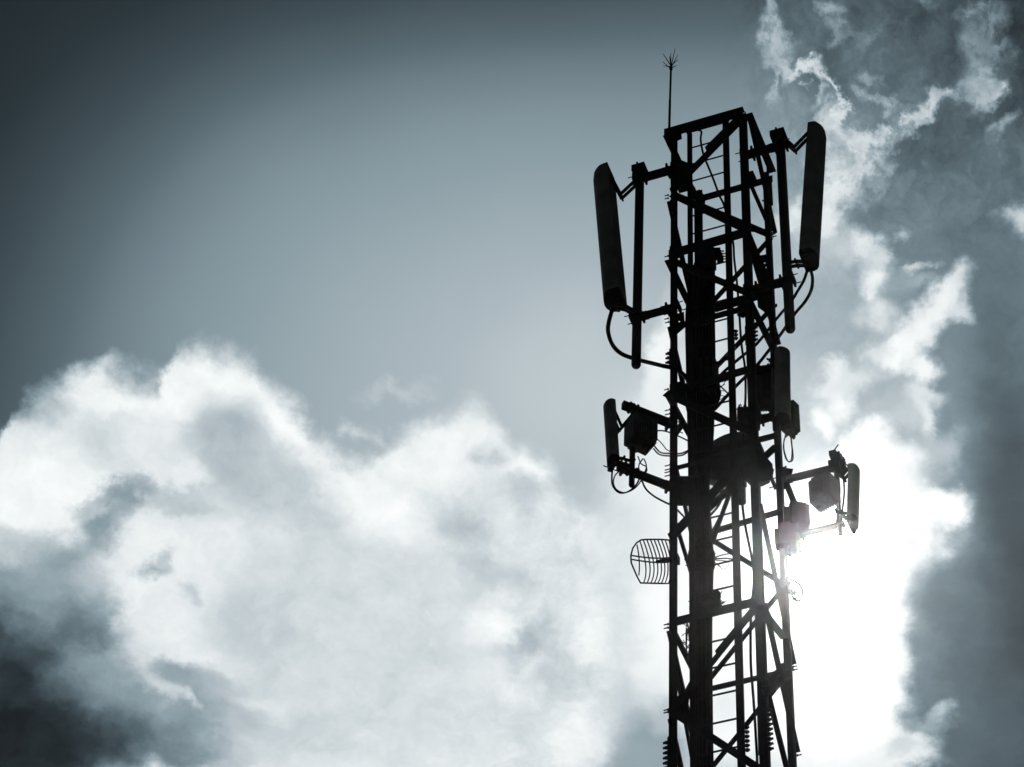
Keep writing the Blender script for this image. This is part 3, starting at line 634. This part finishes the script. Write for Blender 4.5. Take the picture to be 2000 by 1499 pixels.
# small unit on a slanting arm under it
qT = near(1545, 960, pC)
g = G(); bar_geo(g, VIEW * -1, near(1534, 940, pC), near(1558, 1000, pC), mpx(13, pC + Z * 17)); single('support_arm', g, M_STEEL, 'short slanting arm dropping from the right rear leg to a radio box', 'support arm')
radio('dark radio box on the slanting arm in the glare beside the right rear leg', near(1556, 1015, qT), E1, (.20, .16, .30), rot=R(30))
radio('dark radio box under the slanting arm against the right rear leg', near(1540, 1052, qT), E1, (.18, .16, .28), rot=R(10))
radio('dark radio box behind the front right leg just under the round dish', near(1482, 922, pC), -E2, (.24, .15, .22), rot=R(-15))

# microwave dish behind the mast
cD = near(1428, 880, pD) + VIEW * .12
aD = (-VIEW + RIGHT * -.35).normalized()
t = thing('microwave_dish', 'round dark drum shaped dish facing out behind the mast middle', 'dish antenna', cD)
ud = Z.cross(aD).normalized()
def disc(k, r, n=40): return [cD + aD * k + (ud * math.cos(2 * math.pi * i / n) + Z * math.sin(2 * math.pi * i / n)) * r for i in range(n)]
part('shroud', G().loft([disc(-.06, .31), disc(-.055, .335), disc(.05, .335), disc(.055, .325)]), M_BOX, t, smooth=True)
part('radome', G().loft([disc(.0552, .322), disc(.068, .30), disc(.078, .22), disc(.084, .12), disc(.086, .03)]), M_BOX, t, smooth=True)
part('mounting_bracket', G().box(cD - aD * .2, (aD, ud, Z), (.16, .12, .3)).cyl(cD - aD * .28 - Z * .35, cD - aD * .28 + Z * .3, .045), M_STEEL, t)
part('feed_boom', G().cyl(cD + aD * .05 + ud * .28, cD - aD * .45 + ud * .2 + Z * .05, .02, 8), M_STEEL, t)

# grid antennas
def grid_antenna(label, q, nx, out, rim, ribs, bars, boom_to, depth):
    "bowl of thin rods; plane through q with level across-direction nx, bulging toward out"
    out = out.normalized(); P = [hit(x, y, q, out) for x, y in rim]
    c = sum(P, Vector()) / len(P); rad = max((p - c).length for p in P)
    t = thing('grid_antenna', label, 'grid antenna', c - Z * rad, None)
    xs = [p[0] for p in rim]; ys = [p[1] for p in rim]
    def bowl(x, y):
        u = (x - min(xs)) / (max(xs) - min(xs)); v = (y - min(ys)) / (max(ys) - min(ys))
        return hit(x, y, q, out) - out * depth * max(0, 1 - (2 * v - 1) ** 2) * max(0, 1 - (2 * min(u * .8 + .06, 1) - 1) ** 2)
    part('rim', G().tube(P + [P[0]], .008, 6, smooth=False), M_STEEL, t)
    for x1, y1, x2, y2 in ribs: part('rib', G().tube([bowl(x1 + (x2 - x1) * k / 8, y1 + (y2 - y1) * k / 8) for k in range(9)], .0062, 6, smooth=False), M_STEEL, t)
    for x1, y1, x2, y2 in bars: part('crossbar', G().tube([bowl(x1 + (x2 - x1) * k / 8, y1 + (y2 - y1) * k / 8) for k in range(9)], .008, 6, smooth=False), M_STEEL, t)
    b = bowl(sum(xs) / len(xs), sum(ys) / len(ys)); part('boom', G().cyl(b, boom_to, .018, 8), M_STEEL, t)
    part('clamp', G().box(boom_to, (E1, E2, Z), (.07, .09, .09)), M_STEEL, t)
    return t
qG = at(1272, 1098, .15); ng = (VIEW * -.72 - RIGHT * .69).normalized()
ribs = [(1242 + 7.1 * k, [1063, 1057, 1055.5, 1055, 1055, 1055, 1055, 1055, 1056, 1057, 1058, 1059][k], 1249.5 + 7.0 * k - (0 if k else 6), [1121, 1138, 1139, 1139, 1139, 1139, 1139, 1139, 1139, 1139, 1139, 1140][k]) for k in range(10)]
rim = [(1252, 1055), (1262, 1054), (1276, 1054), (1290, 1054), (1304, 1055), (1311, 1056), (1314, 1072), (1315, 1090), (1314, 1110), (1312, 1140), (1290, 1140), (1270, 1139.5), (1251, 1139), (1244, 1126), (1238, 1112), (1233, 1100), (1232, 1086), (1236, 1071), (1243, 1061)]
grid_antenna('open wire grid antenna with curved ribs left of the mast', qG, None, ng, rim, ribs, [(1232, 1084, 1315, 1084), (1232.5, 1091.5, 1315, 1092)], near(1318, 1092, pA), .07)
qH = near(1550, 1150, pC)
rim = [(1538, 1128), (1550, 1134), (1562, 1142), (1567, 1152), (1567, 1164), (1562, 1173), (1555, 1174), (1548, 1166), (1541, 1150)]
grid_antenna('tiny wire loop antenna in the glare right of the mast', qH, None, (-VIEW + RIGHT * .5).normalized(), rim, [(1544, 1133, 1547, 1162), (1550, 1136, 1552, 1170), (1556, 1140, 1557, 1173)], [(1540, 1145, 1566, 1155)], near(1531, 1148, pC), .05)

# lightning rod
bs = on('DA', 1306.5, 262); tp = near(1310.5, 133, bs); tp2 = Vector((bs.x, bs.y, tp.z))
t = thing('lightning_rod', 'thin lightning rod with a spiky crown on the left top corner', 'lightning rod', bs)
part('rod', G().cyl(bs - Z * .15, bs.lerp(tp, .5), .014, 8).cyl(bs.lerp(tp, .5), tp, .012, 8), M_STEEL, t)
part('head', G().cyl(tp - Z * .03, tp + Z * .06, .02, 10, .012), M_STEEL, t)
for (x1, y1), (x2, y2), o in [((1309, 134), (1294.5, 128), .05), ((1309, 131), (1295.5, 121.5), -.05), ((1310, 128), (1295.5, 117), .08), ((1310, 125), (1307.5, 106.5), -.03), ((1310, 122), (1310.5, 111), .05),
                        ((1311, 128), (1319, 101), .04), ((1311, 128), (1323.5, 108.5), -.06), ((1312, 130), (1324, 114.5), .05), ((1312, 133), (1321, 121), -.05)]:
    part('spike', G().cyl(near(x1, y1, tp), near(x2, y2, tp) - VIEW * o, .007, 6, .003), M_STEEL, t)

# ------------------------------------------------------------------ cables
def cable(pts, wpx, label, group=None, ref=None, name='feeder_cable', down=False, n=8):
    "pts: (x, y, metres nearer than the mast's middle)"
    P = [at(*p) for p in pts]
    if down: P.append(Vector((P[-1].x, P[-1].y, P[-1].z - 1.5))); P.append(Vector((P[-1].x, P[-1].y, .35)))
    return single(name, G().tube(P, mpx(wpx, P[0]) / 2, n), M_CABLE, label, 'cable', group, smooth=True)
offL = -(qL - CEN).dot(VIEW); offR = -(qR - CEN).dot(VIEW); offM = -(qM - CEN).dot(VIEW); offA = -(pA - CEN).dot(VIEW)
cable([(1196, 604, offL), (1189, 630, offL), (1188, 650, offL), (1197, 675, offL), (1215, 692, offL - .05), (1246, 703, offL - .12), (1290, 714, offA), (1320, 722, .1), (1344, 745, .1), (1350, 800, .1)], 8.5,
      'thick black cable looping from the upper left panel antenna into the mast')
cable([(1578, 524, offR), (1570, 548, offR), (1556, 572, offR - .05), (1546, 588, offR - .15), (1516, 624, -.1), (1478, 672, 0), (1440, 704, .05), (1400, 742, .1), (1380, 790, .1)], 6,
      'black cable from the upper right panel antenna, the upper of its pair', 'cables of the upper right antenna')
cable([(1583, 526, offR), (1587, 545, offR), (1584, 568, offR), (1572, 590, offR - .05), (1552, 614, offR - .15), (1520, 660, -.15), (1480, 712, 0), (1440, 752, .05), (1396, 800, .1)], 6.5,
      'black cable from the upper right panel antenna, the lower of its pair', 'cables of the upper right antenna')
nC = 9
for i in range(nC):
    o = .02 + .05 * (i % 2)
    cable([(1362 + 3.8 * i, 487 + random.uniform(0, 18), o), (1352 + 5.2 * i, 540, o), (1342 + 6.4 * i, 610, o), (1343 + 6.4 * i, 720, o), (1346 + 5.6 * i, 850, o), (1348 + 4.3 * i, 960, o),
           (1350 + 5.0 * i, 1080, o), (1353 + 4.3 * i, 1230, o), (1355 + 4.2 * i, 1400, o), (1356 + 4.25 * i, 1500, o)], 6.6,
          'thick black feeder cable in the dense bundle inside the mast', 'feeder cables bundled inside the mast', down=True)
for i in range(7):
    cable([(1364 + 4.6 * i, 498 + random.uniform(0, 12), -.06), (1352 + 6.2 * i, 580, -.06), (1346 + 7.2 * i, 700, -.06), (1348 + 7.2 * i, 780, -.06), (1356 + 4.0 * i, 900, -.06), (1356 + 4.5 * i, 1000, -.06), (1354 + 5.2 * i, 1100, -.06)], 8,
          'thick black feeder cable in the dense bundle inside the mast', 'feeder cables bundled inside the mast', n=8)
# thin coax running the whole height between ladder and leg
cable([(1364, 255, .2), (1370, 258, .2), (1368.5, 272, .2), (1371, 290, .2), (1376, 308, .2), (1392, 347, .2), (1405, 382, .2), (1414, 401, .2), (1424, 440, .2), (1432, 475, .2), (1434, 506, .2), (1438, 540, .2), (1440, 560, .2), (1444, 613, .2), (1447, 660, .2), (1450, 687, .2), (1455, 720, .2),
       (1456, 780, .2), (1450, 860, .2), (1449, 930, .2), (1450, 985, .2), (1456, 1030, .2), (1470, 1100, .2), (1472, 1140, .2), (1468, 1185, .2), (1466, 1230, .2), (1466.5, 1300, .2), (1470, 1345, .2), (1474, 1400, .2), (1478, 1470, .2), (1479.5, 1505, .2)], 4.2,
      'thin black coaxial cable wandering down the mast beside the ladder', down=True, n=6)
MIDC = 'loose cables at the middle of the mast'
cable([(1416, 930, .1), (1410, 960, .1), (1408, 978, .1), (1398, 995, .1), (1380, 1014, .05)], 5, 'short black cable curving left under the round dish', MIDC)
cable([(1430, 925, .15), (1424, 965, .15), (1412, 1000, .12), (1400, 1034, .1), (1392, 1062, .05)], 9, 'thick black cable curving down under the round dish', MIDC)
cable([(1437, 930, .12), (1418, 985, .1), (1404, 1015, .08), (1386, 1050, .05)], 6, 'black cable running down beside the thick one under the dish', MIDC)
# loops round the middle left radio box
LB = 'cables looping below the middle left antenna'
cable([(1197, 912, offM), (1195, 932, offM), (1197, 950, offM), (1210, 963, offM - .03), (1228, 960, offM - .06), (1244, 945, offM - .08), (1252, 925, offM - .05)], 3.4, 'black cable loop hanging lowest under the small left panel antenna', LB)
cable([(1214, 918, offM), (1202, 928, offM), (1198, 944, offM), (1206, 958, offM - .04), (1224, 962, offM - .05), (1246, 948, offM - .06), (1262, 915, offM - .06), (1258, 897, offM - .04)], 2.6, 'thin black cable loop inside the lowest loop on the left', LB)
cable([(1246, 892, offM), (1252, 906, offM), (1262, 912, offM), (1262, 922, offM), (1250, 920, offM), (1248, 908, offM), (1256, 896, offM)], 2.6, 'tiny coiled cable right under the left radio box', LB)
cable([(1254, 940, offM), (1262, 956, offM), (1278, 970, offM - .1), (1300, 982, offA), (1316, 990, offA - .1), (1336, 1010, .05)], 4, 'black cable sagging under the lower left arm into the mast', LB)
for i, (a_, lb) in enumerate([([(1277, 846), (1284, 842), (1296, 842), (1316, 848), (1345, 862)], 'upper'), ([(1277, 870), (1290, 884), (1308, 886), (1330, 886), (1348, 878)], 'middle'), ([(1276, 876), (1288, 888), (1310, 891), (1334, 889), (1350, 876)], 'lowest'), ([(1277, 852), (1292, 866), (1304, 880), (1320, 884)], 'shortest')]):
    cable([(x, y, offM + (offA - offM) * min(1, (x - 1277) / 40)) for x, y in a_], 3.2 if i != 3 else 2.2, lb + ' of the thin cables from the left radio box to the mast', LB, n=6)
LR_ = 'cables hanging below the middle right panel'
offV = -(qV - CEN).dot(VIEW)
cable([(1540, 822, offV), (1544, 850, offV), (1547, 880, offV), (1545, 900, offV), (1538, 900, offV), (1531, 878, offV), (1532, 858, offV), (1538, 850, offV), (1540, 834, offV)], 2.8, 'hanging loop of cable under the small panel at the right legs', LR_, n=6)
cable([(1536, 826, offV), (1534, 850, offV), (1530, 872, offV), (1534, 894, offV), (1541, 902, offV), (1549, 896, offV), (1546, 860, offV), (1544, 828, offV)], 2.4, 'thinner outer loop of cable under the right panel', LR_, n=6)
cable([(1446, 790, 0), (1440, 800, 0), (1432, 792, 0), (1424, 772, .05), (1404, 752, .05)], 3, 'thin cable crossing the ladder from the right radio box', None, n=6)
# coil of spare cable and its ties on the bundle
def coil(label, cx_, cy_, rx_, ry_, loops, ties, name='cable_coil', thin=1.0):
    c = at(cx_, cy_, .0); t = thing(name, label, 'cable coil', c, 'cable coils tied to the bundle')
    rx_, ry_ = mpx(rx_, c), mpx(ry_, c)
    for k in range(loops):
        a0 = random.uniform(0, 6.28); e = random.uniform(.75, 1.05); dz = random.uniform(-.05, .05); o = random.uniform(-.06, .10)
        P = [c - VIEW * (o + .05 * math.sin(2 * u + a0)) + RIGHT * (rx_ * e * math.cos(u)) + Z * (ry_ * e * math.sin(u) + dz) for u in [2 * math.pi * j / 16 for j in range(17)]]
        part('loop', G().tube(P, random.uniform(.012, .02) * thin, 6), M_CABLE, t, smooth=True)
    for k in range(ties):
        u = random.uniform(0, 6.28); e = random.uniform(.6, 1.0)
        p = c - VIEW * random.uniform(-.05, .12) + RIGHT * (rx_ * e * math.cos(u)) + Z * (ry_ * e * math.sin(u))
        d = Vector((random.uniform(-1, 1), random.uniform(-.6, .6), random.uniform(-.7, .9))).normalized()
        part('cable_tie', G().tube([p, p + d * .05, p + d * .09 + Z * random.uniform(-.03, .04)], .004, 5), M_CABLE, t)
coil('bristling coil of spare cable tied round the bundle above the lower ring', 1370, 1098, 23, 34, 16, 40)
coil('smaller tangled coil of cable resting on the lower ring beam', 1378, 1186, 30, 17, 12, 18)
coil('flat coil of cable hanging left of the bundle below the lower ring', 1344, 1258, 4, 40, 3, 12, thin=.35)
coil('tangled coil of cable beside the bundle at mid height', 1392, 775, 14, 26, 8, 16)
# small junction boxes and clamps near the bundle
def jbox(label, c, dims, rot=0, hoop=False):
    o = Matrix.Rotation(rot, 3, 'Z') @ -E2; w_ = Z.cross(o); t = thing('junction_box', label, 'junction box', c - Z * dims[2] / 2, 'junction boxes inside the mast')
    part('body', G().box(c, (w_, o, Z), dims), M_BOX, t, bevel=.01)
    part('lid', G().box(c + o * (dims[1] / 2 + .008), (w_, o, Z), (dims[0] * .94, .012, dims[2] * .94)), M_BOX, t, bevel=.004)
    part('gland', G().cyl(c - Z * (dims[2] / 2), c - Z * (dims[2] / 2 + .05), .016, 8), M_CABLE, t)
    if hoop:
        q = c + Z * dims[2] / 2; part('cable_hoop', G().tube([q - w_ * .07, q - w_ * .045 + Z * .05, q + Z * .075, q + w_ * .05 + Z * .05, q + w_ * .07], .006, 6), M_CABLE, t)
jbox('dark box with a wire hoop just under the left top corner', near(1336, 338, pA) + VIEW * .12, (.16, .12, .22), hoop=True)
jbox('dark box against the bundle at the second ring', at(1378, 512, .02), (.20, .14, .22))
jbox('dark box behind the bundle just above the middle arms', at(1372, 745, -.05), (.30, .16, .55))
jbox('dark box on the mast where the lower left arm meets the corner', near(1330, 945, pA) + VIEW * .1, (.22, .18, .22), rot=R(20))
g = G(); c = at(1401, 498, .05)
for k in range(4): p = c + RIGHT * (.01 * k) + Z * (.06 - .045 * k); g.box(p, (RIGHT, VIEW, Z), (.07, .08, .03)); g.cyl(p + RIGHT * .02, p + RIGHT * .075, .008, 6)
single('cable_clamp', g, M_STEEL, 'stepped clamp gripping the cable bundle where it fans out at the top', 'clamp', loc=c)
# bird-nest of thin wire by the coil
for i, (a_, lb) in enumerate([([(1394, 1090), (1412, 1084), (1436, 1080)], 'upper'), ([(1394, 1092), (1420, 1091), (1436, 1094)], 'middle'), ([(1394, 1094), (1416, 1096), (1434, 1096)], 'lowest'), ([(1424, 1092), (1423, 1104), (1414, 1112), (1406, 1108), (1396, 1098)], 'hanging looped')]):
    cable([(x, y, .1) for x, y in a_], [2.6, 3.2, 2.4, 1.2][i], lb + ' wire running from the bristling coil to the ladder', 'wires from the bristling coil', n=6)

# ------------------------------------------------------------------ thin scattering volume added to imitate lens glare round the sun
g = G(); g.box((0, 0, 12.85), ((1, 0, 0), (0, 1, 0), (0, 0, 1)), (3800, 3800, 28.3))
me = bpy.data.meshes.new('glare_haze'); bmesh.ops.recalc_face_normals(g.bm, faces=g.bm.faces); g.bm.to_mesh(me)
hz = link(bpy.data.objects.new('glare_haze', me)); hz['kind'] = 'stuff'
Mh = bpy.data.materials.new('glare_haze'); Mh.use_nodes = True; t = Mh.node_tree; t.nodes.clear()
pv = t.nodes.new('ShaderNodeVolumePrincipled'); pv.inputs['Color'].default_value = (.5, .5, .5, 1); pv.inputs['Density'].default_value = GLARE_D; pv.inputs['Anisotropy'].default_value = GLARE_G
ou = t.nodes.new('ShaderNodeOutputMaterial'); t.links.new(pv.outputs[0], ou.inputs['Volume']); me.materials.append(Mh)
